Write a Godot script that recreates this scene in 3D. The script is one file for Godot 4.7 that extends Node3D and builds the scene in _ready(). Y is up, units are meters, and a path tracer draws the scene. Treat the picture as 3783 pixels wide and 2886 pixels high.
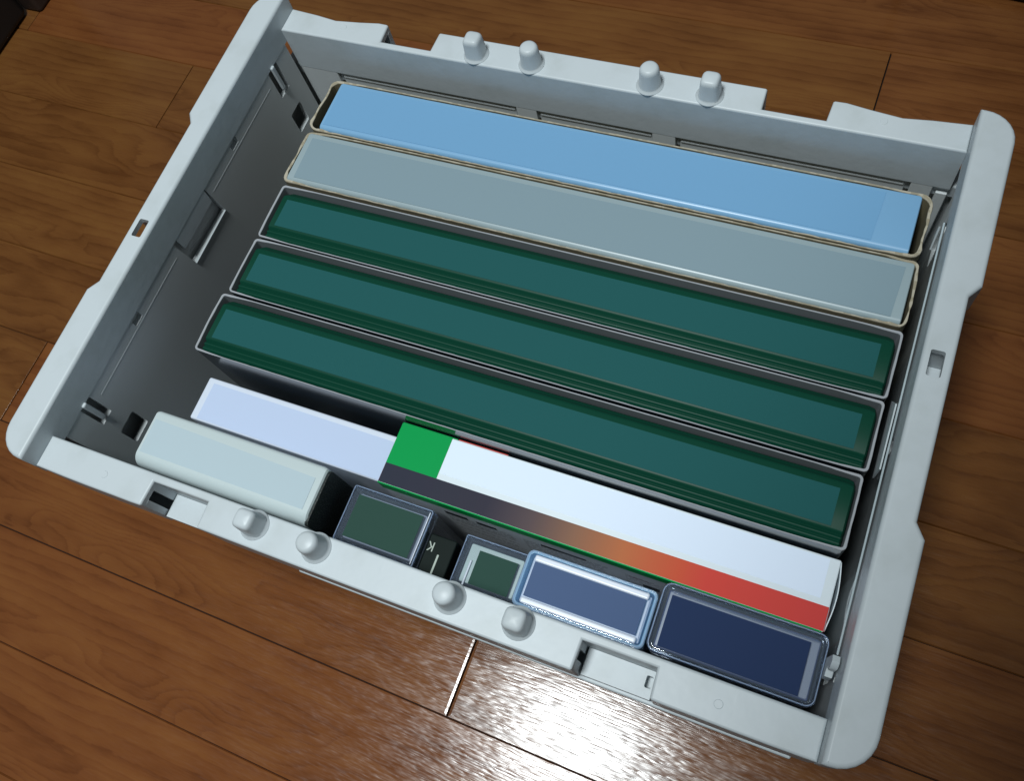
extends Node3D
# A folding plastic crate full of slipcased albums, boxes and clear cases on a plank floor.
# y = 0 is the floor, the crate's rim lies at RY, x runs along the crate, z towards the viewer.

const RY := 0.325
var M := {}
var taken := {}
var rng := RandomNumberGenerator.new()

# ---------------------------------------------------------------- naming

func numbered(called: String, parent: Node) -> String:
	var key := str(parent.get_instance_id()) + called
	var n: int = taken.get(key, 0)
	taken[key] = n + 1
	return called if n == 0 else "%s_%03d" % [called, n]

func thing(called: String, label: String, category: String, at := Vector3.ZERO, group := "") -> Node3D:
	var o := Node3D.new()
	o.name = numbered(called, self)
	add_child(o, true)
	o.position = at
	o.set_meta("label", label)
	o.set_meta("category", category)
	if group != "":
		o.set_meta("group", group)
	return o

func part(called: String, st: SurfaceTool, m: Material, parent: Node, label := "") -> MeshInstance3D:
	var o := MeshInstance3D.new()
	o.mesh = st.commit()
	o.material_override = m
	o.name = numbered(called, parent)
	parent.add_child(o, true)
	if label != "":
		o.set_meta("label", label)
	return o

# ---------------------------------------------------------------- mesh tools

func mb() -> SurfaceTool:
	var st := SurfaceTool.new()
	st.begin(Mesh.PRIMITIVE_TRIANGLES)
	return st

func vtx(st: SurfaceTool, p: Vector3, n: Vector3, uv := Vector2.ZERO) -> void:
	st.set_normal(n)
	st.set_uv(uv)
	st.add_vertex(p)

func tri(st: SurfaceTool, a: Vector3, b: Vector3, c: Vector3, na: Vector3, nb: Vector3, nc: Vector3, ua := Vector2.ZERO, ub := Vector2.ZERO, uc := Vector2.ZERO) -> void:
	var cr := (b - a).cross(c - a)
	if cr.length_squared() < 1e-20:
		return
	vtx(st, a, na, ua)
	if cr.dot(na + nb + nc) > 0.0:
		vtx(st, c, nc, uc)
		vtx(st, b, nb, ub)
	else:
		vtx(st, b, nb, ub)
		vtx(st, c, nc, uc)

func quad(st: SurfaceTool, a: Vector3, b: Vector3, c: Vector3, d: Vector3, na: Vector3, nb: Vector3, nc: Vector3, nd: Vector3, u := [Vector2.ZERO, Vector2.ZERO, Vector2.ZERO, Vector2.ZERO]) -> void:
	tri(st, a, b, c, na, nb, nc, u[0], u[1], u[2])
	tri(st, a, c, d, na, nc, nd, u[0], u[2], u[3])

# a box with rounded edges; open_top leaves the upper face out of it
func rbox(st: SurfaceTool, c: Vector3, size: Vector3, r: float, n := 2, xf := Transform3D.IDENTITY) -> void:
	var h := size * 0.5
	r = minf(r, minf(h.x, minf(h.y, h.z)) * 0.999)
	var axes := []
	for k in 3:
		var l := PackedFloat32Array()
		for i in n + 1:
			l.append(-h[k] + r * (1.0 - tan((1.0 - float(i) / n) * PI / 4.0)))
		for i in n + 1:
			l.append(h[k] - r * (1.0 - tan(float(i) / n * PI / 4.0)))
		axes.append(l)
	var inner := h - Vector3.ONE * r
	for k in 3:
		var i1 := (k + 1) % 3
		var i2 := (k + 2) % 3
		for s in [-1.0, 1.0]:
			var la: PackedFloat32Array = axes[i1]
			var lb: PackedFloat32Array = axes[i2]
			var pts := []
			for a in la:
				for b in lb:
					var p := Vector3.ZERO
					p[k] = s * h[k]
					p[i1] = a
					p[i2] = b
					var q := p.clamp(-inner, inner)
					var nn := (p - q).normalized()
					pts.append([xf * (c + q + nn * r), (xf.basis * nn).normalized()])
			var w := lb.size()
			for a in la.size() - 1:
				for b in w - 1:
					var A = pts[a * w + b]
					var B = pts[a * w + b + 1]
					var C = pts[(a + 1) * w + b + 1]
					var D = pts[(a + 1) * w + b]
					quad(st, A[0], B[0], C[0], D[0], A[1], B[1], C[1], D[1])

func area2(p: PackedVector2Array) -> float:
	var s := 0.0
	for i in p.size():
		s += p[i].cross(p[(i + 1) % p.size()])
	return s * 0.5

# points of a ring moved inwards by d, edges marked in flat stay where they are
func inset(p: PackedVector2Array, d: float, flat: Array) -> PackedVector2Array:
	var out := PackedVector2Array()
	var n := p.size()
	for i in n:
		var a := p[(i + n - 1) % n]
		var b := p[i]
		var c := p[(i + 1) % n]
		var e0 := (b - a).normalized()
		var e1 := (c - b).normalized()
		var n0 := Vector2(-e0.y, e0.x)
		var n1 := Vector2(-e1.y, e1.x)
		var d0 := 0.0 if flat.has((i + n - 1) % n) else d
		var d1 := 0.0 if flat.has(i) else d
		var cr := e0.cross(e1)
		if absf(cr) < 0.02:
			out.append(b + (n0 * d0 + n1 * d1) * 0.5)
		else:
			var q0 := b + n0 * d0
			var q1 := b + n1 * d1
			out.append(q0 + e0 * ((q1 - q0).cross(e1) / cr))
	return out

func cap(st: SurfaceTool, ring: PackedVector2Array, holes: Array, y: float, up: float, xf: Transform3D) -> void:
	var big := PackedVector2Array()
	for q in ring:
		big.append(q * 1000.0)
	var polys := [big]
	for hh in holes:
		var hole := PackedVector2Array()
		var mid := Vector2.ZERO
		for q in hh:
			hole.append(q * 1000.0)
			mid += q * 1000.0 / hh.size()
		# cut along the middle of the hole, so that no piece keeps a hole inside it
		var next := []
		for p in polys:
			for half in [rect(-5000, mid.x, -5000, 5000), rect(mid.x, 5000, -5000, 5000)]:
				for piece in Geometry2D.intersect_polygons(p, half):
					next.append_array(Geometry2D.clip_polygons(piece, hole))
		polys = next
	var nn := (xf.basis * Vector3(0, up, 0)).normalized()
	for p in polys:
		var idx := Geometry2D.triangulate_polygon(p)
		if idx.is_empty():
			print("cap not filled: ", p.size())
		for t in range(0, idx.size(), 3):
			var v := []
			for k in 3:
				var q: Vector2 = p[idx[t + k]] / 1000.0
				v.append(xf * Vector3(q.x, y, q.y))
			tri(st, v[0], v[1], v[2], nn, nn, nn)

func sides(st: SurfaceTool, rings: Array, flip: float, xf: Transform3D) -> void:
	# rings: [points, y, cos, sin]; consecutive rings are joined
	var base: PackedVector2Array = rings[0][0]
	var n := base.size()
	var en := []
	for i in n:
		var e := (base[(i + 1) % n] - base[i]).normalized()
		en.append(Vector2(e.y, -e.x) * flip)
	for i in n:
		var j := (i + 1) % n
		var ni: Vector2 = en[i]
		var nj: Vector2 = en[i]
		if en[(i + n - 1) % n].dot(en[i]) > 0.7:
			ni = (en[(i + n - 1) % n] + en[i]).normalized()
		if en[j].dot(en[i]) > 0.7:
			nj = (en[j] + en[i]).normalized()
		for k in rings.size() - 1:
			var R0 = rings[k]
			var R1 = rings[k + 1]
			var a: Vector2 = R0[0][i]
			var b: Vector2 = R0[0][j]
			var c: Vector2 = R1[0][j]
			var d: Vector2 = R1[0][i]
			var nn := []
			for w in [[ni, R0], [nj, R0], [nj, R1], [ni, R1]]:
				nn.append((xf.basis * Vector3(w[0].x * w[1][2], w[1][3], w[0].y * w[1][2])).normalized())
			quad(st, xf * Vector3(a.x, R0[1], a.y), xf * Vector3(b.x, R0[1], b.y), xf * Vector3(c.x, R1[1], c.y), xf * Vector3(d.x, R1[1], d.y), nn[0], nn[1], nn[2], nn[3])

# a polygon (x, z) raised from y0 to y1, upper edge rounded by r
func prism(st: SurfaceTool, poly: PackedVector2Array, y0: float, y1: float, r := 0.0, holes := [], xf := Transform3D.IDENTITY, flat := [], both := false) -> void:
	var p := PackedVector2Array(poly)
	if area2(p) < 0.0:
		p.reverse()
		var f2 := []
		for f in flat:
			f2.append((2 * p.size() - 2 - f) % p.size())
		flat = f2
	var steps := 3
	var rings := []
	if both and r > 0.0:
		for k in steps:
			var a := PI / 2 * (1.0 - float(k) / steps)
			rings.append([inset(p, r * (1.0 - cos(a)), flat), y0 + r * (1.0 - sin(a)), cos(a), -sin(a)])
		rings.append([p, y0 + r, 1.0, 0.0])
	else:
		rings.append([p, y0, 1.0, 0.0])
	if r > 0.0:
		for k in steps + 1:
			var a := PI / 2 * float(k) / steps
			rings.append([inset(p, r * (1.0 - cos(a)), flat), y1 - r * (1.0 - sin(a)), cos(a), sin(a)])
	else:
		rings.append([p, y1, 1.0, 0.0])
	sides(st, rings, 1.0, xf)
	var hs := []
	for hh in holes:
		var h := PackedVector2Array(hh)
		if area2(h) < 0.0:
			h.reverse()
		hs.append(h)
		sides(st, [[h, y0, 1.0, 0.0], [h, y1, 1.0, 0.0]], -1.0, xf)
	cap(st, rings[-1][0], hs, y1, 1.0, xf)
	cap(st, rings[0][0], hs, y0, -1.0, xf)

func rrect(x0: float, x1: float, z0: float, z1: float, r: float, n := 4) -> PackedVector2Array:
	var p := PackedVector2Array()
	var cs := [Vector2(x1 - r, z0 + r), Vector2(x1 - r, z1 - r), Vector2(x0 + r, z1 - r), Vector2(x0 + r, z0 + r)]
	for k in 4:
		for i in n + 1:
			var a := -PI / 2 + k * PI / 2 + PI / 2 * i / n
			p.append(cs[k] + Vector2(cos(a), sin(a)) * r)
	return p

func rect(x0: float, x1: float, z0: float, z1: float) -> PackedVector2Array:
	return PackedVector2Array([Vector2(x0, z0), Vector2(x1, z0), Vector2(x1, z1), Vector2(x0, z1)])

func pv(l: Array) -> PackedVector2Array:
	var p := PackedVector2Array()
	for i in range(0, l.size(), 2):
		p.append(Vector2(l[i], l[i + 1]))
	return p

# a ring of points resampled every d metres
func resample(p: PackedVector2Array, d: float) -> PackedVector2Array:
	var out := PackedVector2Array()
	for i in p.size():
		var a := p[i]
		var b := p[(i + 1) % p.size()]
		var m := maxi(1, int(ceil(a.distance_to(b) / d)))
		for k in m:
			out.append(a.lerp(b, float(k) / m))
	return out

# ---------------------------------------------------------------- materials

func srgb(r: float, g: float, b: float) -> Color:
	return Color(r / 255.0, g / 255.0, b / 255.0)

func mat(c: Color, rough: float, spec := 0.5, metal := 0.0) -> StandardMaterial3D:
	var m := StandardMaterial3D.new()
	m.albedo_color = c
	m.roughness = rough
	m.metallic_specular = spec
	m.metallic = metal
	m.cull_mode = BaseMaterial3D.CULL_DISABLED
	return m

func clear(c: Color, a: float, rough := 0.06) -> StandardMaterial3D:
	var m := mat(Color(c.r, c.g, c.b, a), rough)
	m.transparency = BaseMaterial3D.TRANSPARENCY_ALPHA
	return m

func noise(seed_: int, freq: float, oct := 3) -> FastNoiseLite:
	var n := FastNoiseLite.new()
	n.seed = seed_
	n.noise_type = FastNoiseLite.TYPE_SIMPLEX_SMOOTH
	n.frequency = freq
	n.fractal_octaves = oct
	return n

func grain_relief(w: int, h: int) -> Array:
	# open pores and a slightly wavy lacquer: relief and gloss
	var a := noise(71, 1.0, 2)
	var b := noise(72, 1.0, 3)
	var img := Image.create(w, h, false, Image.FORMAT_RGB8)
	var ro := Image.create(w, h, false, Image.FORMAT_RGB8)
	for y in h:
		for x in w:
			var u := float(x) / w * 909.0
			var v := float(y) / h * 100.0
			var f := a.get_noise_2d(u * 0.032, v * 0.50)
			var g := b.get_noise_2d(u * 0.02, v * 0.06)
			var f2 := a.get_noise_2d(u * 0.065 + 300.0, v * 0.34 + 50.0)
			var k := clampf(0.5 + 0.30 * f + 0.16 * f2 + 0.25 * g, 0.0, 1.0)
			img.set_pixel(x, y, Color(k, k, k))
			var q := clampf(0.20 + 0.08 * f - 0.05 * g + 0.05 * f2, 0.10, 0.5)
			ro.set_pixel(x, y, Color(q, q, q))
	img.bump_map_to_normal_map(1.6)
	return [ImageTexture.create_from_image(img), ImageTexture.create_from_image(ro)]

func wood_image(k: int, w: int, h: int) -> ImageTexture:
	var wide := noise(100 + k * 7, 1.0, 2)
	var fine := noise(200 + k * 7, 1.0, 2)
	var blot := noise(300 + k * 7, 1.0, 3)
	var r := RandomNumberGenerator.new()
	r.seed = 900 + k
	var centre := r.randf_range(0.25, 0.75)
	var bands := r.randf_range(3.2, 5.5)
	var warp := r.randf_range(0.7, 1.5)
	var tone := r.randf_range(-0.10, 0.10)
	var red := r.randf_range(-0.05, 0.05)
	var bytes := PackedByteArray()
	bytes.resize(w * h * 3)
	var base := Color(0.188, 0.0680, 0.0195)
	var dark := Color(0.112, 0.0360, 0.0100)
	var light := Color(0.228, 0.090, 0.0250)
	for y in h:
		var v := float(y) / h
		for x in w:
			var u := float(x) / w * 9.09
			var wob := wide.get_noise_2d(u * 0.33, v * 0.9 + 3.0) * warp + wide.get_noise_2d(u * 1.1 + 20.0, v * 3.0) * 0.16
			var d := absf(v - centre + 0.22 * wob)
			var ring := (d * bands + 1.1 * wob + 0.05 * fine.get_noise_2d(u * 5.0, v * 28.0)) * 2.2
			var s := ring - floorf(ring)
			var line := pow(s, 2.6) * (1.0 - smoothstep(0.90, 1.0, s))
			var fib := fine.get_noise_2d(u * 5.0, v * 95.0)
			var bl := blot.get_noise_2d(u * 0.7, v * 2.4)
			var t := clampf(0.44 + 0.40 * line - 0.50 * bl + tone + 0.11 * fib, 0.0, 1.0)
			var c := light.lerp(base, clampf(t * 2.0, 0.0, 1.0)).lerp(dark, clampf(t * 2.0 - 1.0, 0.0, 1.0) * 0.85)
			c.r *= 1.0 + red
			c.g *= 1.0 - red * 0.6
			c = c.linear_to_srgb()
			var i := (y * w + x) * 3
			bytes[i] = int(clampf(c.r, 0, 1) * 255.0)
			bytes[i + 1] = int(clampf(c.g, 0, 1) * 255.0)
			bytes[i + 2] = int(clampf(c.b, 0, 1) * 255.0)
	var img := Image.create_from_data(w, h, false, Image.FORMAT_RGB8, bytes)
	return ImageTexture.create_from_image(img)

func print_texture() -> ImageTexture:
	# grey unreadable small print on the front of the long box
	var w := 1024
	var h := 512
	var img := Image.create(w, h, false, Image.FORMAT_RGB8)
	img.fill(srgb(240, 244, 248))
	var r := RandomNumberGenerator.new()
	r.seed = 5
	for col in [[150, 330], [350, 560], [600, 700], [730, 900]]:
		var y := 60 + r.randi() % 20
		while y < 460:
			var x: int = col[0]
			while x < col[1] - 10:
				var l := r.randi_range(4, 18)
				var g := r.randi_range(110, 170)
				img.fill_rect(Rect2i(x, y, l, 3), srgb(g, g, g + 6))
				x += l + r.randi_range(3, 7)
			y += r.randi_range(9, 13)
			if r.randf() < 0.14:
				y += 16
	for q in [[150, 40, 60, 26], [232, 44, 52, 24], [395, 52, 112, 22], [640, 120, 40, 40]]:
		img.fill_rect(Rect2i(q[0], q[1], q[2], q[3]), srgb(46, 50, 56))
	img.fill_rect(Rect2i(610, 70, 46, 5), srgb(150, 60, 56))
	return ImageTexture.create_from_image(img)

func band_texture() -> GradientTexture2D:
	var g := Gradient.new()
	g.offsets = PackedFloat32Array([0.0, 0.26, 0.37, 0.47, 0.58, 0.70, 0.76, 1.0])
	g.colors = PackedColorArray([srgb(50, 53, 66), srgb(56, 54, 66), srgb(92, 78, 80), srgb(140, 102, 82), srgb(186, 110, 72), srgb(202, 88, 62), srgb(208, 74, 64), srgb(205, 70, 66)])
	var t := GradientTexture2D.new()
	t.gradient = g
	t.width = 512
	t.height = 8
	return t

func speckle(a: Color, b: Color, freq: float, cut: float, seed_: int) -> NoiseTexture2D:
	var t := NoiseTexture2D.new()
	t.width = 256
	t.height = 256
	t.noise = noise(seed_, freq, 3)
	var g := Gradient.new()
	g.offsets = PackedFloat32Array([0.0, cut, minf(cut + 0.10, 0.99), 1.0])
	g.colors = PackedColorArray([a, a, b, b])
	t.color_ramp = g
	return t

func make_materials() -> void:
	var pl := mat(srgb(194, 202, 206), 0.40, 0.42)
	var n := NoiseTexture2D.new()
	n.width = 256
	n.height = 256
	n.noise = noise(9, 0.09, 3)
	n.as_normal_map = true
	n.bump_strength = 0.35
	pl.normal_enabled = true
	pl.normal_texture = n
	pl.normal_scale = 0.18
	pl.uv1_triplanar = true
	pl.uv1_world_triplanar = true
	pl.uv1_scale = Vector3(5, 5, 5)
	var smudge := NoiseTexture2D.new()
	smudge.width = 512
	smudge.height = 512
	smudge.seamless = true
	smudge.noise = noise(15, 0.012, 5)
	var sg := Gradient.new()
	sg.offsets = PackedFloat32Array([0.0, 0.30, 0.55, 1.0])
	sg.colors = PackedColorArray([Color(0.96, 0.96, 0.952), Color(0.985, 0.985, 0.982), Color(1, 1, 1), Color(1, 1, 1)])
	smudge.color_ramp = sg
	pl.albedo_texture = smudge
	M.plastic = pl
	M.inner = mat(srgb(206, 211, 212), 0.32, 0.5)
	M.clear_door = clear(Color(0.80, 0.86, 0.88), 0.05, 0.05)
	M.clear_door.metallic_specular = 0.42
	M.clear_edge = clear(Color(0.8, 0.85, 0.87), 0.55, 0.15)
	M.lavender = mat(srgb(156, 159, 164), 0.8)
	M.lining = mat(srgb(128, 131, 136), 0.8)
	M.cover_dark = mat(srgb(34, 42, 48), 0.16, 0.5)
	M.card = mat(Color.WHITE, 0.92)
	M.card.albedo_texture = speckle(srgb(176, 168, 150), srgb(152, 143, 122), 0.02, 0.55, 4)
	M.card.uv1_triplanar = true
	M.card.uv1_world_triplanar = true
	M.card.uv1_scale = Vector3(22, 22, 22)
	M.card_lining = mat(srgb(122, 112, 84), 0.9)
	M.card_cover = mat(srgb(120, 112, 90), 0.7)
	M.green = mat(srgb(11, 62, 47), 0.42, 0.28)
	M.green_label = mat(srgb(38, 88, 88), 0.75, 0.12)
	M.blue = mat(srgb(122, 168, 204), 0.34)
	M.blue_label = mat(srgb(114, 160, 197), 0.75, 0.12)
	M.grey = mat(srgb(150, 167, 172), 0.34)
	M.grey_label = mat(srgb(130, 150, 159), 0.75, 0.12)
	M.white_box = mat(srgb(214, 222, 236), 0.30)
	M.white_label = mat(srgb(192, 206, 232), 0.75, 0.12)
	M.pale = mat(srgb(193, 205, 206), 0.34)
	M.pale_label = mat(srgb(180, 196, 203), 0.75, 0.12)
	M.black = mat(srgb(14, 16, 16), 0.30)
	M.worn_black = mat(Color.WHITE, 0.6)
	M.worn_black.albedo_texture = speckle(srgb(14, 18, 17), srgb(96, 106, 102), 0.11, 0.62, 8)
	M.worn_black.uv1_triplanar = true
	M.worn_black.uv1_world_triplanar = true
	M.worn_black.uv1_scale = Vector3(30, 30, 30)
	M.long_white = mat(srgb(222, 232, 238), 0.26)
	M.long_label = mat(srgb(226, 238, 255), 0.75, 0.12)
	M.leaf_green = mat(srgb(4, 152, 76), 0.5, 0.2)
	M.band = mat(Color.WHITE, 0.6, 0.2)
	M.band.albedo_texture = band_texture()
	M.red_end = mat(srgb(196, 66, 60), 0.3)
	M.small_print = mat(Color.WHITE, 0.22)
	M.small_print.albedo_texture = print_texture()
	M.case_clear = clear(Color(0.72, 0.80, 0.90), 0.10, 0.04)
	M.case_rim = clear(Color(0.46, 0.54, 0.68), 0.20, 0.08)
	M.case_edge_glint = clear(Color(0.66, 0.74, 0.86), 0.55, 0.1)
	M.case_blue = clear(Color(0.45, 0.68, 0.92), 0.22, 0.05)
	M.case_blue_rim = clear(Color(0.70, 0.87, 1.0), 0.50, 0.08)
	M.glass_rim = clear(Color(0.86, 0.92, 1.0), 0.03, 0.03)
	M.glass_rim.refraction_enabled = true
	M.glass_rim.refraction_scale = 0.05
	M.deck_dark = mat(srgb(24, 30, 44), 0.4)
	M.deck_navy = mat(srgb(42, 56, 104), 0.35)
	M.frost = mat(srgb(128, 138, 158), 0.28)
	M.frost_and_glint = mat(srgb(226, 232, 244), 0.22)  # white parts, and the lamp glints painted on the case lids
	M.insert_green = mat(srgb(52, 78, 70), 0.75, 0.12)
	M.slate = mat(srgb(82, 100, 134), 0.75, 0.12)
	M.navy = mat(srgb(44, 58, 90), 0.75, 0.12)
	M.mint = mat(srgb(152, 174, 174), 0.35)
	M.ink_grey = mat(srgb(176, 186, 176), 0.6)
	M.dark_green_box = mat(srgb(26, 34, 32), 0.6, 0.2)
	M.furniture = mat(srgb(16, 13, 13), 0.6)
	M.leg_wood = mat(srgb(44, 32, 26), 0.6)
	M.subfloor = mat(srgb(30, 15, 8), 0.9)

# ---------------------------------------------------------------- floor

func make_floor() -> void:
	var st := mb()
	rbox(st, Vector3(0, -0.0250, 0), Vector3(5.0, 0.04, 4.6), 0.001, 1)
	var floor_ := part("floor", st, M.subfloor, self)
	floor_.set_meta("kind", "structure")
	floor_.set_meta("label", "glossy brown wood plank floor under the crate")
	var relief := grain_relief(1024, 320)
	var mats := []
	for k in 7:
		var m := mat(Color.WHITE, 1.0, 0.5)
		m.albedo_texture = wood_image(k, 1152, 128)
		m.roughness_texture = relief[1]
		m.normal_enabled = true
		m.normal_texture = relief[0]
		m.normal_scale = 0.30
		mats.append(m)
	var th := deg_to_rad(0.7)
	var turn := Basis(Vector3.UP, -th)
	var pitch := 0.0996
	var length := 0.905
	var joints := {-7: 0.6, -6: -0.4, -5: 0.187, -4: 0.0, -3: -0.626, -2: 0.0, -1: -0.2, 0: -0.1, 1: -0.604, 2: -0.0145, 3: -0.58, 4: 0.2}
	var meshes := {}
	for variant in 3:
		var p := mb()
		plank_mesh(p, length - 0.0012, pitch - 0.0011, variant)
		p.generate_tangents()
		meshes[variant] = p.commit()
	for row in range(-10, 11):
		var j: float = joints.get(row, rng.randf_range(-0.5, 0.5))
		for i in range(-2, 2):
			var x0 := j + i * length
			if x0 > 1.5 or x0 + length < -1.7:
				continue
			var xc := x0 + length * 0.5
			var zc := -0.0461 + (row + 0.5) * pitch
			var o := MeshInstance3D.new()
			o.mesh = meshes[rng.randi() % 3]
			o.material_override = mats[rng.randi() % mats.size()]
			o.name = numbered("plank", floor_)
			floor_.add_child(o, true)
			o.transform = Transform3D(turn, Vector3(xc, -0.0001 * rng.randf(), zc + tan(th) * xc))
			if rng.randf() < 0.5:
				o.transform = o.transform.rotated_local(Vector3.UP, PI)

func plank_mesh(st: SurfaceTool, l: float, w: float, variant: int) -> void:
	var c := 0.0011
	var hx := l * 0.5
	var hz := w * 0.5
	var rings := [[0.0, -0.0049, 0.0], [0.0, -c, 0.0], [c * 0.35, -c * 0.30, 0.7], [c * 2.2, 0.0, 1.0]]
	var off := Vector2.ZERO
	var us := 1.0 - 0.04 * variant
	for k in rings.size() - 1:
		var A = rings[k]
		var B = rings[k + 1]
		for e in 4:
			var pts := []
			for w2 in [[A, 0], [A, 1], [B, 1], [B, 0]]:
				var s: float = w2[0][0]
				var x := hx - s
				var z := hz - s
				var cor := [Vector2(-x, -z), Vector2(x, -z), Vector2(x, z), Vector2(-x, z)]
				var q: Vector2 = cor[(e + w2[1]) % 4]
				pts.append(Vector3(q.x, w2[0][1], q.y))
			var out: Vector3 = [Vector3(0, 0, -1), Vector3(1, 0, 0), Vector3(0, 0, 1), Vector3(-1, 0, 0)][e]
			var na: Vector3 = (out * (1.0 - A[2]) + Vector3.UP * A[2]).normalized()
			var nb: Vector3 = (out * (1.0 - B[2]) + Vector3.UP * B[2]).normalized()
			if k == 2 and e % 2 == 1:
				na = (out * 0.09 + Vector3.UP).normalized()
				nb = na
			elif e % 2 == 0:
				na = (out * 0.9 + Vector3.UP * 0.5).normalized()
				nb = na
				if k == 2:
					na = Vector3.UP
					nb = Vector3.UP
			var uv := []
			for q in pts:
				uv.append(off + Vector2((q.x + hx) / l * us, (q.z + hz) / w))
			quad(st, pts[0], pts[1], pts[2], pts[3], na, na, nb, nb, uv)
	var s2 := c * 2.2
	var P := [Vector3(-hx + s2, 0, -hz + s2), Vector3(hx - s2, 0, -hz + s2), Vector3(hx - s2, 0, hz - s2), Vector3(-hx + s2, 0, hz - s2)]
	var U := []
	for q in P:
		U.append(off + Vector2((q.x + hx) / l * us, (q.z + hz) / w))
	quad(st, P[0], P[1], P[2], P[3], Vector3.UP, Vector3.UP, Vector3.UP, Vector3.UP, U)

# ---------------------------------------------------------------- crate

func rail_outline(hz0: float, hz1: float) -> Array:
	# outline for the rail on the +x side and its through slot
	var p := PackedVector2Array()
	p.append(Vector2(0.243, 0.1915))
	p.append(Vector2(0.243, -0.1915))
	for i in 8:
		var a := -PI / 2 + PI / 2 * i / 7.0
		p.append(Vector2(0.2455 + 0.0195 * cos(a), -0.1715 + 0.020 * sin(a)))
	p.append_array(pv([0.265, -0.0737, 0.2596, -0.0658, 0.2596, 0.0658, 0.265, 0.0737]))
	for i in 8:
		var a := PI / 2 * i / 7.0
		p.append(Vector2(0.2455 + 0.0195 * cos(a), 0.1715 + 0.020 * sin(a)))
	return [p, rrect(0.2470, 0.2545, hz0, hz1, 0.0012)]

func peg(st: SurfaceTool, square: bool) -> void:
	# tapered stacking peg, round or squarish in section
	var prof := [[0.0098, 0.0, 0.2], [0.0094, 0.0006, 0.7], [0.0082, 0.0010, 0.6], [0.0077, 0.0020, 0.15], [0.0069, 0.0135, 0.1], [0.0066, 0.0152, 0.35], [0.0057, 0.0166, 0.75], [0.0043, 0.0171, 0.97], [0.0, 0.0172, 1.0]]
	var e := 4.2 if square else 2.0
	var seg := 28
	for k in prof.size() - 1:
		for i in seg:
			var v := []
			for w in [[k, i], [k, i + 1], [k + 1, i + 1], [k + 1, i]]:
				var a: float = TAU * w[1] / seg
				var ee := 2.0 if w[0] < 3 else e
				var s: float = prof[w[0]][0] / pow(pow(absf(cos(a)), ee) + pow(absf(sin(a)), ee), 1.0 / ee)
				if square and w[0] >= 3:
					s *= 0.93
				var gx := pow(absf(cos(a)), ee - 1.0) * signf(cos(a))
				var gz := pow(absf(sin(a)), ee - 1.0) * signf(sin(a))
				var side := Vector3(gx, 0, gz).normalized()
				var up: float = prof[w[0]][2]
				v.append([Vector3(cos(a) * s, prof[w[0]][1], sin(a) * s), (side * sqrt(1.0 - up * up) + Vector3.UP * up).normalized()])
			quad(st, v[0][0], v[1][0], v[2][0], v[3][0], v[0][1], v[1][1], v[2][1], v[3][1])

func side_xf(s: float) -> Transform3D:
	# local x -> z, local z -> y, local y -> outwards along s * x
	return Transform3D(Basis(Vector3(0, 0, 1), Vector3(s, 0, 0), Vector3(0, 1, 0)), Vector3(0.0024 if s < 0.0 else 0.0, RY, 0))

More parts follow.
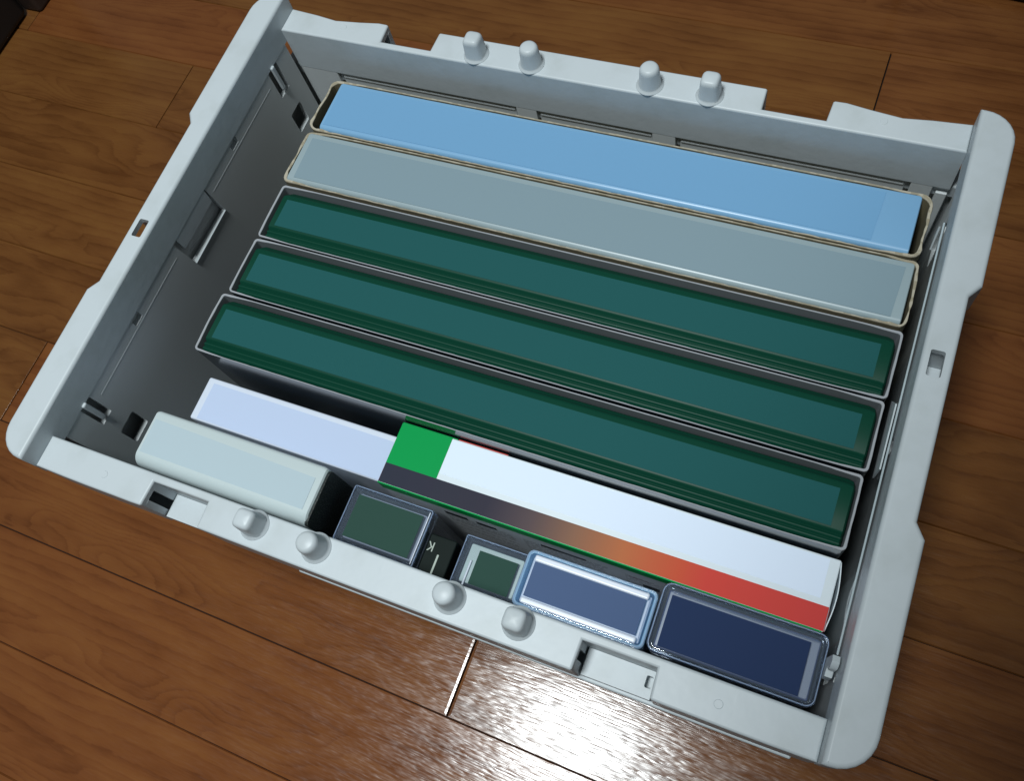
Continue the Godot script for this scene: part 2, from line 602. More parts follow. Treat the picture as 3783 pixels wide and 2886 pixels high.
func make_crate() -> void:
	var o := thing("folding_crate", "light grey plastic folding crate with stacking pegs, open and full of boxes", "crate")
	# side rails, higher than the long rails
	for s in [-1.0, 1.0]:
		var ol := rail_outline(0.0152, 0.0288) if s < 0.0 else rail_outline(-0.0293, -0.0136)
		var st := mb()
		var xf := Transform3D(Basis(Vector3(s, 0, 0), Vector3.UP, Vector3(0, 0, 1)), Vector3(0, RY, 0))
		prism(st, ol[0], 0.0105, 0.0145, 0.0026, [ol[1]], xf)
		# the body under the top plate is open on the outer side below the slot
		var hz: Vector2 = Vector2(0.0142, 0.0298) if s < 0.0 else Vector2(-0.0303, -0.0126)
		var body := PackedVector2Array()
		for q in ol[0]:
			body.append(q)
			if q.is_equal_approx(Vector2(0.2596, -0.0658)):
				body.append_array(pv([0.2596, hz.x, 0.2466, hz.x, 0.2466, hz.y, 0.2596, hz.y]))
		prism(st, body, -0.012, 0.0105, 0.0, [], xf)
		if s > 0.0:
			prism(st, rect(0.2467, 0.2594, hz.x + 0.0002, hz.y - 0.0002), -0.0118, -0.0085, 0.0, [], xf)
		part("side_rail", st, M.plastic, o)
		# outer shell, inner folding wall
		st = mb()
		rbox(st, Vector3(s * 0.2585, 0.163, 0), Vector3(0.003, 0.300, 0.354), 0.001, 1)
		part("outer_wall", st, M.inner, o)
		st = mb()
		var sx := side_xf(s)
		var f := -1.0
		var outline := rect(-0.1668, 0.1668, -0.318, -0.0122)
		var holes := [
			rrect(0.1372, 0.1482, -0.0385, -0.0128, 0.0006, 2), rrect(-0.1502, -0.1372, -0.0390, -0.0128, 0.0006, 2),
			rrect(0.1300, 0.1468, -0.0785, -0.0574, 0.0016, 2), rrect(-0.1510, -0.1355, -0.0790, -0.0582, 0.0016, 2),
			rrect(0.0706, 0.0794, -0.0200, -0.0129, 0.0006, 2), rrect(-0.0798, -0.0707, -0.0195, -0.0129, 0.0006, 2),
			pv([-0.0312, -0.0129, 0.0172, -0.0129, 0.0138, -0.0415, -0.0336, -0.0430])]
		prism(st, outline, 0.2458, 0.2496, 0.0, holes, sx)
		part("folding_wall", st, M.inner, o)
		# recess floors behind the grip and the two small notches
		st = mb()
		rbox(st, Vector3(0.0755, 0.2512, -0.0165), Vector3(0.013, 0.0028, 0.012), 0.0004, 1, sx)
		part("recess_plate", st, M.inner, o)
		st = mb()
		rbox(st, Vector3(-0.0752, 0.2512, -0.0165), Vector3(0.013, 0.0028, 0.012), 0.0004, 1, sx)
		part("recess_plate", st, M.inner, o)
		st = mb()
		rbox(st, Vector3(-0.0085, 0.2535, -0.0275), Vector3(0.060, 0.0028, 0.036), 0.0004, 1, sx)
		part("grip_recess", st, M.inner, o)
		st = mb()
		prism(st, pv([-0.0300, -0.0118, 0.0130, -0.0118, 0.0120, -0.0250, -0.0295, -0.0255]), 0.24555 if s < 0.0 else 0.2436, 0.2472 if s < 0.0 else 0.2456, 0.0, [], sx)
		part("grip_tab", st, M.plastic, o)
		# bright lower lip of the grip
		st = mb()
		var lip := Transform3D(Basis(Vector3(0, 1, 0), 0.0), Vector3.ZERO)
		rbox(st, Vector3(-0.0098, 0.2455, -0.0424), Vector3(0.0475, 0.0012, 0.0012), 0.0005, 2, sx * lip)
		part("grip_lip", st, M.plastic, o)
		for z in [0.1437, -0.1433]:
			st = mb()
			rbox(st, Vector3(z, 0.2450, -0.0225), Vector3(0.0040, 0.0026, 0.0235), 0.0012, 2, sx)
			part("hinge_tongue", st, M.plastic, o)
		# long raised line on the folding wall
		for seg in [[-0.132, -0.036], [0.022, 0.132]]:
			st = mb()
			rbox(st, Vector3((seg[0] + seg[1]) * 0.5, 0.24618, -0.0222), Vector3(seg[1] - seg[0], 0.0010, 0.0014), 0.0004, 2, sx)
			part("wall_rib", st, M.inner, o)
	# long rails with pegs, pockets and the folding walls under them
	for s in [1.0, -1.0]:
		var xf := Transform3D(Basis(Vector3(1, 0, 0), Vector3.UP, Vector3(0, 0, s)), Vector3(0, RY, 0))
		var st := mb()
		var wave := 0.1893 if s < 0.0 else 0.1914
		var dip := 0.1872 if s < 0.0 else 0.1915
		var l := [-0.2429, 0.1700, 0.2429, 0.1700, 0.2429, 0.1910, 0.2200, wave, 0.2027, dip, 0.1830, wave, 0.1680, 0.1914, 0.1610, 0.1912, 0.1600, 0.1904, 0.1592, 0.1752, 0.1189, 0.1752, 0.1184, 0.1908, 0.1174, 0.1918]
		var m := []
		for i in range(l.size() - 2, 2, -2):
			m.append_array([-l[i], l[i + 1]])
		var top := l.duplicate()
		top.append_array(m)
		prism(st, pv(top), -0.005, 0.0, 0.0016, [], xf)
		# lower layer: the same outline with a locking slot opening into each pocket
		l = [-0.2429, 0.1700, 0.2429, 0.1700, 0.2429, 0.1910, 0.2200, wave, 0.2027, dip, 0.1830, wave, 0.1680, 0.1914, 0.1610, 0.1912, 0.1600, 0.1904, 0.1596, 0.1862, 0.1640, 0.1862, 0.1640, 0.1885, 0.1850, 0.1860, 0.1850, 0.1740, 0.1640, 0.1740, 0.1640, 0.1798, 0.1594, 0.1798, 0.1592, 0.1752, 0.1189, 0.1752, 0.1188, 0.1795, 0.1160, 0.1795, 0.1160, 0.1735, 0.0960, 0.1735, 0.0960, 0.1890, 0.1160, 0.1890, 0.1160, 0.1850, 0.1186, 0.1850, 0.1184, 0.1908, 0.1174, 0.1918]
		m = []
		for i in range(l.size() - 2, 2, -2):
			m.append_array([-l[i], l[i + 1]])
		top = l.duplicate()
		top.append_array(m)
		prism(st, pv(top), -0.0385, -0.005, 0.0, [], xf)
		part("long_rail", st, M.plastic, o)
		for q in [-1.0, 1.0]:
			st = mb()
			var hole := [rrect(0.1540, 0.1578, 0.1785, 0.1850, 0.0008, 2)] if q > 0.0 else []
			prism(st, rect(minf(q * 0.1200, q * 0.1588), maxf(q * 0.1200, q * 0.1588), 0.1754, 0.1905), -0.0400, -0.0280, 0.0, hole, xf)
			part("rail_pocket", st, M.plastic, o)
		# four pegs
		for x in [-0.0835, -0.0415, 0.0435, 0.0840]:
			st = mb()
			peg(st, absf(x) > 0.06)
			var p := part("stacking_peg", st, M.plastic, o)
			p.scale = Vector3(0.95, 0.98, 0.95)
			p.position = Vector3(x, RY, s * 0.1785)
		# moulding marks
		for x in [-0.1932, 0.1925]:
			st = mb()
			var ring := CylinderMesh.new()
			ring.top_radius = 0.0021
			ring.bottom_radius = 0.0024
			ring.height = 0.0003
			st.append_from(ring, 0, Transform3D(Basis.IDENTITY, Vector3(x, RY + 0.00012, s * 0.1815)))
			part("moulding_mark", st, M.plastic, o)
		# lower flange, outer wall, inner folding wall with its slots
		st = mb()
		rbox(st, Vector3(0.0, RY - 0.0445, s * 0.1800), Vector3(0.514, 0.012, 0.0150), 0.0015, 2)
		rbox(st, Vector3(0.0850, RY - 0.0425, s * 0.1882), Vector3(0.300, 0.006, 0.0088), 0.0012, 2)
		part("rail_flange", st, M.plastic, o)
		st = mb()
		rbox(st, Vector3(0, 0.142, s * 0.1775), Vector3(0.516, 0.258, 0.0022), 0.001, 1)
		part("outer_wall", st, M.inner, o)
		for q in [[-0.2065, -0.0585], [-0.0395, 0.0460], [0.0660, 0.2165]]:
			st = mb()
			rbox(st, Vector3((q[0] + q[1]) * 0.5, 0.146, s * 0.1732), Vector3(q[1] - q[0], 0.2790, 0.0030), 0.0006, 1)
			rbox(st, Vector3((q[0] + q[1]) * 0.5, RY - 0.0440, s * 0.1722), Vector3(q[1] - q[0] - 0.001, 0.0022, 0.0022), 0.0008, 1)
			part("folding_wall", st, M.inner, o)
		for q in [[-0.2428, -0.2095], [-0.0575, -0.0412], [0.0463, 0.0632], [0.2196, 0.2330]]:
			st = mb()
			rbox(st, Vector3((q[0] + q[1]) * 0.5, 0.148, s * 0.1716), Vector3(q[1] - q[0], 0.2768, 0.0030), 0.0006, 1)
			part("hinge_tab", st, M.inner, o)
		st = mb()
		rbox(st, Vector3(0.2392, 0.146, s * 0.1718), Vector3(0.0070, 0.270, 0.0040), 0.0006, 1)
		part("hinge_tab", st, M.inner, o)
	var st := mb()
	rbox(st, Vector3(0, 0.0085, 0), Vector3(0.515, 0.009, 0.352), 0.002, 1)
	part("crate_bottom", st, M.inner, o)
	# clear door in the right wall
	st = mb()
	cap(st, rrect(-0.1240, 0.1385, -0.300, -0.0085, 0.004, 3), [], 0.2408, -1.0, side_xf(1.0))
	part("clear_door", st, M.clear_door, o, "clear plastic door sheet inside the right wall")
	st = mb()
	rbox(st, Vector3(0.0072, 0.2409, -0.0078), Vector3(0.262, 0.0011, 0.0008), 0.0004, 2, side_xf(1.0))
	part("door_edge", st, M.clear_edge, o)
	st = mb()
	prism(st, pv([-0.0141, -0.0310, -0.0040, -0.0100, 0.0356, -0.0105, 0.0345, -0.0305]), 0.2392, 0.2400, 0.0, [], side_xf(1.0))
	part("latch_plate", st, M.plastic, o, "white latch plate behind the albums")
	st = mb()
	prism(st, pv([-0.1260, -0.0300, -0.1235, -0.0120, -0.1180, -0.0300]), 0.2390, 0.2400, 0.0, [], side_xf(1.0))
	part("latch_plate", st, M.plastic, o)
	st = mb()
	prism(st, pv([0.1385, -0.0270, 0.1392, -0.0040, 0.1425, -0.0015, 0.1455, -0.0040, 0.1462, -0.0105, 0.1440, -0.0120, 0.1450, -0.0160, 0.1490, -0.0175, 0.1495, -0.0270]), 0.2385, 0.2424, 0.0006, [], side_xf(1.0))
	part("door_clip", st, M.plastic, o, "white clip at the front end of the clear door")

# ---------------------------------------------------------------- slipcases and albums

# four board walls, rounded at the corners, open at the top
func slipcase(label: String, x0: float, x1: float, z0: float, z1: float, ytop: float, t: float, r: float, cover: Material, edge: Material, lining: Material, worn: float, seed_: int, group: String) -> Node3D:
	var o := thing("slipcase", label, "slipcase", Vector3((x0 + x1) * 0.5, 0.0135, (z0 + z1) * 0.5), group)
	var h := RY + ytop - 0.0135
	var w := (x1 - x0) * 0.5
	var d := (z1 - z0) * 0.5
	var outer := resample(rrect(-w, w, -d, d, r, 4), 0.004)
	var nz := noise(seed_, 30.0, 3)
	var nz2 := noise(seed_ + 50, 95.0, 2)
	var n := outer.size()
	var O := []
	var I := []
	var U := []
	for i in n:
		var p := outer[i]
		var e := (outer[(i + 1) % n] - outer[(i + n - 1) % n]).normalized()
		var nn := Vector2(e.y, -e.x)
		var a := nz.get_noise_2d(p.x, p.y) * worn
		var b := nz2.get_noise_2d(p.x, p.y) * worn
		var ends := smoothstep(w - 0.03, w, absf(p.x))
		var corner := ends * smoothstep(d - 0.012, d, absf(p.y))
		var sway := nn * (worn * 0.75 * ends * nz.get_noise_2d(p.x * 0.9 + 9.0, p.y * 0.9))
		O.append(p + sway + nn * (0.25 * b * ends))
		I.append(p + sway - nn * (t * (0.62 + 0.85 * ends) * (1.0 + 0.35 * b / maxf(t, 0.0005)) + corner * worn * 0.5))
		U.append(h + a * 0.45 * (0.25 + 0.75 * ends) + b * 0.20)
	var sc := mb()
	var se := mb()
	var sl := mb()
	for i in n:
		var j := (i + 1) % n
		var po: Vector2 = O[i]
		var qo: Vector2 = O[j]
		var pi_: Vector2 = I[i]
		var qi: Vector2 = I[j]
		var e := (outer[j] - outer[i]).normalized()
		var nn := Vector3(e.y, 0, -e.x)
		var rr: float = minf(t * 0.3, 0.0005)
		var po2 := po.lerp(pi_, 0.22)
		var qo2 := qo.lerp(qi, 0.22)
		var pi2 := po.lerp(pi_, 0.78)
		var qi2 := qo.lerp(qi, 0.78)
		quad(sc, Vector3(po.x, 0, po.y), Vector3(qo.x, 0, qo.y), Vector3(qo.x, U[j] - rr - 0.0006, qo.y), Vector3(po.x, U[i] - rr - 0.0006, po.y), nn, nn, nn, nn)
		quad(sl, Vector3(pi_.x, 0, pi_.y), Vector3(qi.x, 0, qi.y), Vector3(qi.x, U[j] - rr - 0.0006, qi.y), Vector3(pi_.x, U[i] - rr - 0.0006, pi_.y), -nn, -nn, -nn, -nn)
		var up := Vector3.UP
		quad(se, Vector3(po.x, U[i] - rr - 0.0006, po.y), Vector3(qo.x, U[j] - rr - 0.0006, qo.y), Vector3(qo2.x, U[j], qo2.y), Vector3(po2.x, U[i], po2.y), nn, nn, (up + nn * 0.5).normalized(), (up + nn * 0.5).normalized())
		quad(se, Vector3(po2.x, U[i], po2.y), Vector3(qo2.x, U[j], qo2.y), Vector3(qi2.x, U[j], qi2.y), Vector3(pi2.x, U[i], pi2.y), up, up, up, up)
		quad(se, Vector3(pi_.x, U[i] - rr - 0.0006, pi_.y), Vector3(qi.x, U[j] - rr - 0.0006, qi.y), Vector3(qi2.x, U[j], qi2.y), Vector3(pi2.x, U[i], pi2.y), -nn, -nn, up, up)
	part("cover", sc, cover, o)
	part("board_edge", se, edge, o)
	part("lining", sl, lining, o)
	return o

# a profile (z, y) drawn along x, with softened ends
func profile(st: SurfaceTool, p: PackedVector2Array, x0: float, x1: float, smooth := 0.5, drop := 0.002) -> void:
	var n := p.size()
	var mid := Vector2.ZERO
	for q in p:
		mid += q / n
	var xs := [[x0, 0.955, drop], [x0 + drop * 0.35, 0.982, drop * 0.35], [x0 + drop * 1.3, 1.0, 0.0], [x1 - drop * 1.3, 1.0, 0.0], [x1 - drop * 0.35, 0.982, drop * 0.35], [x1, 0.955, drop]]
	var en := []
	for i in n:
		var e := (p[(i + 1) % n] - p[i]).normalized()
		en.append(Vector2(-e.y, e.x))
	if area2(p) > 0.0:
		for i in n:
			en[i] = -en[i]
	for k in xs.size() - 1:
		for i in n:
			var j := (i + 1) % n
			var na: Vector2 = en[i]
			var nb: Vector2 = en[i]
			if en[(i + n - 1) % n].dot(en[i]) > smooth:
				na = (en[(i + n - 1) % n] + en[i]).normalized()
			if en[j].dot(en[i]) > smooth:
				nb = (en[j] + en[i]).normalized()
			var lean := 0.0
			if k == 0:
				lean = -1.6
			elif k == 4:
				lean = 1.6
			var v := []
			for w in [[k, i], [k, j], [k + 1, j], [k + 1, i]]:
				var X = xs[w[0]]
				var q: Vector2 = p[w[1]]
				v.append(Vector3(X[0], q.y - X[2] * (1.0 if q.y > mid.y else 0.0), mid.x + (q.x - mid.x) * X[1]))
			var n1 := Vector3(lean, na.y, na.x).normalized()
			var n2 := Vector3(lean, nb.y, nb.x).normalized()
			quad(st, v[0], v[1], v[2], v[3], n1, n2, n2, n1)
	for w in [0, xs.size() - 1]:
		var X = xs[w]
		var poly := PackedVector2Array()
		for q in p:
			poly.append(Vector2(q.y - X[2] * (1.0 if q.y > mid.y else 0.0), mid.x + (q.x - mid.x) * X[1]))
		cap(st, poly, [], X[0], -1.0 if w == 0 else 1.0, Transform3D(Basis(Vector3(0, 1, 0), Vector3(1, 0, 0), Vector3(0, 0, 1)), Vector3.ZERO))

func green_album(label: String, x0: float, x1: float, z0: float, z1: float, ytop: float, lx0: float, lx1: float, lz0: float, lz1: float) -> void:
	var o := thing("album", label, "album", Vector3(0, RY + ytop, (z0 + z1) * 0.5), "green albums standing in their slipcases")
	var h := (z1 - z0) * 0.5
	var p := pv([-h, -0.24, -h, -0.0090, -h + 0.0006, -0.0060, -h + 0.0022, -0.0042, -h + 0.0036, -0.0034, -h + 0.0042, -0.0020, -h + 0.0052, -0.0006, -h + 0.0066, 0.0,
		h - 0.0098, 0.0, h - 0.0086, -0.0006, h - 0.0080, -0.0022, h - 0.0074, -0.0026, h - 0.0067, -0.0016, h - 0.0058, -0.0012, h - 0.0050, -0.0018, h - 0.0046, -0.0028, h - 0.0041, -0.0030, h - 0.0036, -0.0022, h - 0.0028, -0.0019, h - 0.0018, -0.0024, h - 0.0009, -0.0040, h, -0.0075, h, -0.24])
	var st := mb()
	profile(st, p, x0, x1, 0.35, 0.0035)
	part("album_spine", st, M.green, o)
	st = mb()
	var zc := (z0 + z1) * 0.5
	prism(st, rect(lx0, lx1, lz0 - zc, lz1 - zc), -0.001, 0.0003, 0.0)
	part("spine_label", st, M.green_label, o)

func plain_album(label: String, x0: float, x1: float, z0: float, z1: float, ytop: float, body: Material, lab: Material, lr: Array, called: String) -> void:
	var zc := (z0 + z1) * 0.5
	var o := thing("album", label, "album", Vector3(0, RY + ytop, zc))
	var h := (z1 - z0) * 0.5
	var p := PackedVector2Array([Vector2(-h, -0.24), Vector2(-h, -0.0022)])
	for i in 4:
		var a := PI / 2 * (i + 0.5) / 4.0
		p.append(Vector2(-h + 0.0018 * (1.0 - cos(a)), -0.0018 * (1.0 - sin(a))))
	for i in 7:
		var a := PI / 2 * i / 6.0
		p.append(Vector2(h - 0.0036 * (1.0 - sin(a)), -0.0036 * (1.0 - cos(a))))
	p.append(Vector2(h, -0.24))
	var st := mb()
	profile(st, p, x0, x1, 0.6, 0.0015)
	part("album_spine", st, body, o)
	st = mb()
	prism(st, pv([lr[0], lr[2] - zc, lr[1], lr[3] - zc, lr[4], lr[5] - zc, lr[6], lr[7] - zc]), -0.001, 0.0003, 0.0)
	part(called, st, lab, o)

func make_albums() -> void:
	var sgroup := "dark slipcases with pale grey edges"
	slipcase("slipcase with ragged beige edges around the blue album, against the back wall", -0.1990, 0.2340, -0.1530, -0.1065, -0.0245, 0.0011, 0.007, M.card_cover, M.card, M.card_lining, 0.0021, 11, "")
	plain_album("light blue album with a plain blue spine, nearest the back wall", -0.1905, 0.2275, -0.1512, -0.1082, -0.0238, M.blue, M.blue_label, [-0.1875, 0.2060, -0.1480, -0.1480, 0.2045, -0.1120, -0.1875, -0.1120], "spine_label")
	slipcase("slipcase with worn beige edges around the grey album, second from the back", -0.1975, 0.2362, -0.1050, -0.0590, -0.0245, 0.0011, 0.005, M.card_cover, M.card, M.card_lining, 0.0019, 23, "")
	plain_album("grey album with a plain grey spine, between the blue and green albums", -0.1950, 0.2330, -0.1030, -0.0604, -0.0238, M.grey, M.grey_label, [-0.1900, 0.2280, -0.0985, -0.0985, 0.2265, -0.0635, -0.1890, -0.0635], "spine_label")
	var zz := [[-0.0562, -0.0115], [-0.0100, 0.0345], [0.0365, 0.0815]]
	var where := ["beside the grey album, backmost of the three", "between the other two green albums", "behind the long white, red and green box, frontmost of the three"]
	var xx := [[-0.1945, 0.2362], [-0.1945, 0.2358], [-0.1975, 0.2345]]
	for k in 3:
		slipcase("pale edged slipcase around the green album " + ["next to the grey album", "in the middle of the three", "nearest the long box"][k], xx[k][0], xx[k][1], zz[k][0], zz[k][1], -0.0245, 0.0010, 0.0030, M.cover_dark, M.lavender, M.lining, 0.0006, 31 + k * 9, sgroup)
		var front: float = zz[k][1] - 0.0013
		green_album("dark green album, " + where[k], xx[k][0] + 0.0022, xx[k][1] - 0.0026, zz[k][0] + 0.0014, front, -0.0256, xx[k][0] + 0.0085, xx[k][1] - 0.0105, zz[k][0] + 0.0108, front - 0.0105)

# ---------------------------------------------------------------- boxes in the front row

func make_boxes() -> void:
	var y0 := 0.0135
	# white box
	var o := thing("carton", "plain white carton with pale blue top, lying low behind the pale grey green box", "box", Vector3(-0.123, y0, 0.1045))
	var top := RY - 0.060
	var st := mb()
	rbox(st, Vector3(0, (top - y0) * 0.5, 0), Vector3(0.155, top - y0, 0.0325), 0.0016, 2)
	part("box_body", st, M.white_box, o)
	st = mb()
	prism(st, pv([-0.0715, -0.0125, 0.0765, -0.0120, 0.0765, 0.0155, -0.0715, 0.0150]), top - y0 - 0.001, top - y0 + 0.0003)
	part("top_label", st, M.white_label, o)
	# pale box with black ends
	top = RY - 0.033
	o = thing("carton", "pale grey green box with black right end, at the front left of the crate", "box", Vector3(-0.1395, y0, 0.1465))
	st = mb()
	var pp := PackedVector2Array([Vector2(-0.0195, 0.0), Vector2(-0.0195, top - y0 - 0.0030)])
	for i in 5:
		var a := PI / 2 * (i + 0.5) / 5.0
		pp.append(Vector2(-0.0165 - 0.0030 * cos(a), top - y0 - 0.0030 + 0.0030 * sin(a)))
	for i in 10:
		var a := PI / 2 * i / 9.0
		pp.append(Vector2(0.0110 + 0.0085 * sin(a), top - y0 - 0.0110 + 0.0110 * cos(a)))
	pp.append(Vector2(0.0195, 0.0))
	profile(st, pp, -0.06725, 0.06725, 0.6, 0.0022)
	part("box_body", st, M.pale, o)
	st = mb()
	prism(st, rrect(-0.0190, 0.0190, 0.0, top - y0 - 0.0035, 0.0040, 3), 0.0660, 0.0684, 0.0005, [], Transform3D(Basis(Vector3(0, 0, 1), Vector3(1, 0, 0), Vector3(0, 1, 0)), Vector3.ZERO))
	part("end_panel", st, M.worn_black, o, "worn black end of the pale box")
	st = mb()
	prism(st, pv([-0.0640, -0.0130, 0.0625, -0.0105, 0.0630, 0.0108, -0.0640, 0.0108]), top - y0 - 0.001, top - y0 + 0.0003)
	part("top_label", st, M.pale_label, o)
	# thin black slab standing for the shaded gap beside it
	top = RY - 0.104
	o = thing("carton", "thin black slab standing for shade in the gap between the pale box and the larger dark green case", "box", Vector3(-0.0675, y0, 0.1460))
	st = mb()
	rbox(st, Vector3(0, (top - y0) * 0.5, 0), Vector3(0.0055, top - y0, 0.0385), 0.001, 2)
	part("box_body", st, M.black, o)
	# long box
	top = RY - 0.040
	o = thing("carton", "long white box with green end and dark to red band along its front edge", "box", Vector3(0.0975, y0, 0.1035))
	var tl := top - y0
	st = mb()
	rbox(st, Vector3(0.0, tl * 0.5, 0.0), Vector3(0.2760, tl, 0.0412), 0.0009, 2)
	part("box_body", st, M.long_white, o)
	st = mb()
	prism(st, rect(-0.1376, -0.1020, -0.0203, 0.0074), tl - 0.001, tl + 0.00025)
	part("green_panel", st, M.leaf_green, o)
	st = mb()
	prism(st, rect(-0.1016, 0.1320, -0.0192, 0.0033), tl - 0.001, tl + 0.00025)
	part("top_label", st, M.long_label, o)
	st = mb()
	var B := [Vector3(-0.1376, tl + 0.00028, 0.0074), Vector3(0.1376, tl + 0.00028, 0.0068), Vector3(0.1376, tl + 0.00028, 0.0203), Vector3(-0.1376, tl + 0.00028, 0.0203)]
	quad(st, B[0], B[1], B[2], B[3], Vector3.UP, Vector3.UP, Vector3.UP, Vector3.UP, [Vector2(0, 0), Vector2(1, 0), Vector2(1, 1), Vector2(0, 1)])
	part("colour_band", st, M.band, o)
	# green strip at the top of the front face, printed white face below
	st = mb()
	rbox(st, Vector3(-0.0006, tl - 0.0062, 0.0206), Vector3(0.2752, 0.0120, 0.0012), 0.0005, 1)
	rbox(st, Vector3(-0.1379, tl * 0.5 + 0.010, 0.0), Vector3(0.0008, tl - 0.024, 0.0400), 0.0003, 1)
	part("green_strip", st, M.leaf_green, o)
	st = mb()
	B = [Vector3(-0.1376, tl - 0.0124, 0.02085), Vector3(0.1376, tl - 0.0124, 0.02085), Vector3(0.1376, tl - 0.150, 0.02085), Vector3(-0.1376, tl - 0.150, 0.02085)]
	quad(st, B[0], B[1], B[2], B[3], Vector3.BACK, Vector3.BACK, Vector3.BACK, Vector3.BACK, [Vector2(0, 0), Vector2(1, 0), Vector2(1, 1), Vector2(0, 1)])
	part("printed_face", st, M.small_print, o)
	# the same colours run over the back edge
	st = mb()
	rbox(st, Vector3(-0.1180, tl - 0.030, -0.0208), Vector3(0.0390, 0.060, 0.0006), 0.0002, 1)
	part("green_panel", st, M.leaf_green, o)
	st = mb()
	rbox(st, Vector3(-0.0810, tl - 0.0060, -0.0208), Vector3(0.0340, 0.0120, 0.0006), 0.0002, 1)
	part("red_panel", st, M.red_end, o)
	# red lower half of the right end and its bulging flap
	st = mb()
	rbox(st, Vector3(0.1379, tl - 0.06, 0.0137), Vector3(0.0008, 0.118, 0.0130), 0.0003, 1)
	part("red_panel", st, M.red_end, o)
	st = mb()
	var prev := Vector3.ZERO
	for i in 13:
		var a := float(i) / 12.0
		var q := Vector3(0.1384 + 0.0022 * sin(PI * a), tl - 0.002, -0.0200 + 0.0400 * a)
		if i > 0:
			var e := (q - prev).normalized()
			var nn := Vector3(e.z, 0, -e.x)
			quad(st, prev, q, q - Vector3(0, 0.10, 0), prev - Vector3(0, 0.10, 0), nn, nn, nn, nn)
			quad(st, prev, q, q - nn * 0.0006, prev - nn * 0.0006, Vector3.UP, Vector3.UP, Vector3.UP, Vector3.UP)
			quad(st, prev - nn * 0.0006, q - nn * 0.0006, q - nn * 0.0006 - Vector3(0, 0.10, 0), prev - nn * 0.0006 - Vector3(0, 0.10, 0), -nn, -nn, -nn, -nn)
		prev = q
	part("end_flap", st, M.long_white, o)

# ---------------------------------------------------------------- clear cases

# a clear case: thin shell, raised rim round the lid, the contents inside and a label on top of them
func clear_case(called: String, label: String, x0: float, x1: float, z0: float, z1: float, ytop: float, ybot: float, r: float, shell: Material, rim: Material, inside: Material, ins: float, liner: Material, lr: Array, lab: Material) -> Node3D:
	var o := thing(called, label, "case", Vector3((x0 + x1) * 0.5, RY + ybot, (z0 + z1) * 0.5), "clear cases along the front of the crate")
	var w := (x1 - x0) * 0.5
	var d := (z1 - z0) * 0.5
	var h := ytop - ybot
	var st := mb()
	prism(st, rrect(-w, w, -d, d, r, 4), 0.0, h, minf(r * 0.5, 0.0022))
	part("clear_shell", st, shell, o)
	# rim round the lid
	st = mb()
	var outer := rrect(-w, w, -d, d, r, 4)
	prism(st, rrect(-w - 0.0004, w + 0.0004, -d - 0.0004, d + 0.0004, r, 4), h - 0.0090, h + 0.0004, 0.0010, [rrect(-w + 0.0016, w - 0.0016, -d + 0.0016, d - 0.0016, maxf(r - 0.0016, 0.0004), 4)])
	part("lid_rim", st, rim, o)
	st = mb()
	prism(st, outer, h - 0.0006, h + 0.0008, 0.0003, [rrect(-w + 0.0006, w - 0.0006, -d + 0.0006, d - 0.0006, maxf(r - 0.0006, 0.0003), 4)])  # pale ring that paints a highlight along the lid outline
	part("lid_edge_glint", st, M.case_edge_glint, o)
	st = mb()
	rbox(st, Vector3(0, (h - ins) * 0.5, 0), Vector3(2.0 * w - 0.0062, h - ins, 2.0 * d - 0.0062), 0.0008, 1)
	part("contents", st, inside, o)
	if liner != null:
		st = mb()
		prism(st, rrect(-w + 0.0038, w - 0.0038, -d + 0.0038, d - 0.0038, 0.0012, 3), h - ins + 0.0002, h - ins + 0.0009, 0.0004)
		part("liner", st, liner, o)
	st = mb()
	var cx := (x0 + x1) * 0.5
	var cz := (z0 + z1) * 0.5
	prism(st, rect(lr[0] - cx, lr[1] - cx, lr[2] - cz, lr[3] - cz), h - 0.0003, h + 0.0003)
	part("top_label", st, lab, o)
	return o

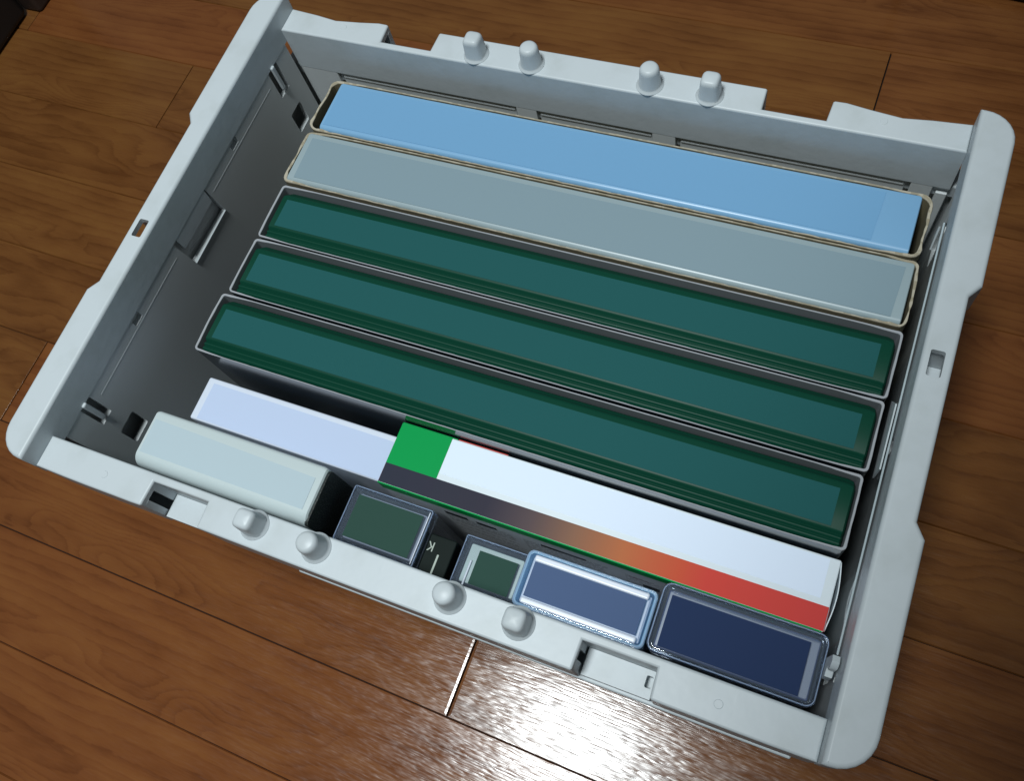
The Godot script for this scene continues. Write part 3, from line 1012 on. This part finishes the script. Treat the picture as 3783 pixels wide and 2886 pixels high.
func make_cases() -> void:
	var st := mb()
	var o := clear_case("card_case", "clear case with large dark green top beside the black gap", -0.0620, -0.0045, 0.1275, 0.1655, -0.060, -0.300, 0.0016, M.case_clear, M.glass_rim, M.deck_dark, 0.005, M.frost, [-0.0567, -0.0098, 0.1326, 0.1612], M.insert_green)
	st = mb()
	rbox(st, Vector3(0.0268, 0.2402, 0.0), Vector3(0.0007, 0.0007, 0.0350), 0.0003, 1)  # white bar painting a bright streak of light near the right edge
	part("glint_ridge", st, M.frost_and_glint, o)
	# lower dark case with a pale letter
	o = thing("card_case", "low dark case with a pale letter K, between the two green topped cases", "case", Vector3(0.0060, RY - 0.300, 0.1525), "clear cases along the front of the crate")
	var h := 0.233
	st = mb()
	rbox(st, Vector3(0.0, h * 0.5, 0), Vector3(0.0185, h, 0.0250), 0.001, 2)
	part("box_body", st, M.dark_green_box, o)
	st = mb()
	rbox(st, Vector3(0.0006, h + 0.0004, 0.0062), Vector3(0.0014, 0.0006, 0.0140), 0.0003, 1)
	part("printed_bar", st, M.ink_grey, o)
	var tm := TextMesh.new()
	var f := SystemFont.new()
	f.font_names = PackedStringArray(["Droid Sans"])
	tm.font = f
	tm.text = "K"
	tm.font_size = 64
	tm.pixel_size = 0.00013
	tm.depth = 0.0004
	var mi := MeshInstance3D.new()
	mi.mesh = tm
	mi.material_override = M.ink_grey
	mi.name = "letter"
	o.add_child(mi, true)
	mi.transform = Transform3D(Basis(Vector3.UP, PI) * Basis(Vector3.RIGHT, -PI / 2), Vector3(-0.0058, h + 0.0003, -0.0044))
	# small case
	o = clear_case("card_case", "small clear case with square green top, next to the blue tinted case", 0.0195, 0.0635, 0.1330, 0.1655, -0.068, -0.300, 0.0012, M.case_clear, M.glass_rim, M.deck_dark, 0.005, M.mint, [0.0310, 0.0572, 0.1402, 0.1620], M.insert_green)
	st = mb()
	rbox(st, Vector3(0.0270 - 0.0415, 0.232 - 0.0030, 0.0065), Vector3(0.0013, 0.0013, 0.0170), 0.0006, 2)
	part("clip_bar", st, M.frost_and_glint, o)
	# blue tinted case
	o = clear_case("card_case", "light blue tinted clear case with slate blue top", 0.0672, 0.1462, 0.1330, 0.1665, -0.040, -0.300, 0.0040, M.case_blue, M.case_blue_rim, M.frost_and_glint, 0.004, M.frost_and_glint, [0.0726, 0.1405, 0.1392, 0.1600], M.slate)  # white liner and ridges paint the lamp reflections on this lid
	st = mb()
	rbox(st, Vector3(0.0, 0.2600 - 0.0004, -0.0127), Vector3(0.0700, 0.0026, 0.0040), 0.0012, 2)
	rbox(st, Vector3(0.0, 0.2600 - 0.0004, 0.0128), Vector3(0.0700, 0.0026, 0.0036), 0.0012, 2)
	part("glint_ridge", st, M.frost_and_glint, o)
	# navy case
	o = clear_case("card_case", "clear case with large navy top in the front right corner", 0.1485, 0.2385, 0.1268, 0.1655, -0.030, -0.300, 0.0050, M.case_clear, M.glass_rim, M.deck_navy, 0.005, M.frost, [0.1540, 0.2298, 0.1330, 0.1620], M.navy)
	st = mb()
	rbox(st, Vector3(0.0, 0.2700 - 0.0006, -0.0150), Vector3(0.0800, 0.0016, 0.0016), 0.0007, 2)  # pale bar imitating a light streak along the back margin
	part("glint_ridge", st, M.case_rim, o)

# ---------------------------------------------------------------- furniture at the edge of the picture

func make_furniture() -> void:
	var o := thing("cabinet", "black piece of furniture in the top left corner", "furniture", Vector3(-1.10, 0, -0.14))
	var st := mb()
	rbox(st, Vector3(-0.017, 0.17, -0.010), Vector3(0.40, 0.34, 0.470), 0.012, 3)
	part("cabinet_body", st, M.furniture, o)
	st = mb()
	rbox(st, Vector3(0.185, 0.10, -0.274), Vector3(0.034, 0.20, 0.055), 0.006, 3)
	part("leg", st, M.leg_wood, o, "dark brown leg")
	o = thing("cabinet", "black piece of furniture in the top right corner", "furniture", Vector3(0.62, 0, -0.80))
	o.rotation.y = deg_to_rad(-5.3)
	st = mb()
	rbox(st, Vector3(0.0, 0.16, 0.0), Vector3(0.86, 0.32, 0.40), 0.012, 3)
	part("cabinet_body", st, M.furniture, o)

# ---------------------------------------------------------------- scene

func _ready() -> void:
	rng.seed = 20
	var cam := Camera3D.new()
	cam.name = "camera"
	cam.fov = 47.63
	cam.near = 0.02
	cam.far = 40.0
	add_child(cam)
	cam.transform = Transform3D(Basis(Vector3(0.91993316, -0.17340202, -0.35164574), Vector3(-0.26806942, 0.37632066, -0.8868605), Vector3(0.28611496, 0.91011785, 0.29970608)).orthonormalized(), Vector3(0.18227, RY + 0.47550, 0.21103))
	cam.current = true
	var env := Environment.new()
	env.background_mode = Environment.BG_COLOR
	env.background_color = Color(0.38, 0.40, 0.41)
	env.background_energy_multiplier = 0.50
	env.tonemap_mode = Environment.TONE_MAPPER_LINEAR
	env.tonemap_exposure = 1.0
	env.sdfgi_enabled = true
	env.ssao_enabled = true
	env.ssil_enabled = true
	var we := WorldEnvironment.new()
	we.environment = env
	add_child(we)
	var lamp := SpotLight3D.new()
	lamp.name = "ceiling_lamp"
	lamp.light_color = Color(0.93, 0.962, 0.970)
	lamp.light_energy = 4.05
	lamp.light_size = 0.20
	lamp.spot_angle = 28.0
	lamp.spot_angle_attenuation = 0.3
	lamp.spot_range = 8.0
	lamp.spot_attenuation = 2.0
	lamp.shadow_enabled = true
	add_child(lamp)
	lamp.look_at_from_position(Vector3(-0.135, 2.2, 0.31), Vector3(-0.60, 0.0, -0.26), Vector3(0, 0, -1))  # aimed so the cone edge replaces an unseen person's shadow at lower right
	make_materials()
	make_floor()
	make_crate()
	make_albums()
	make_boxes()
	make_cases()
	make_furniture()
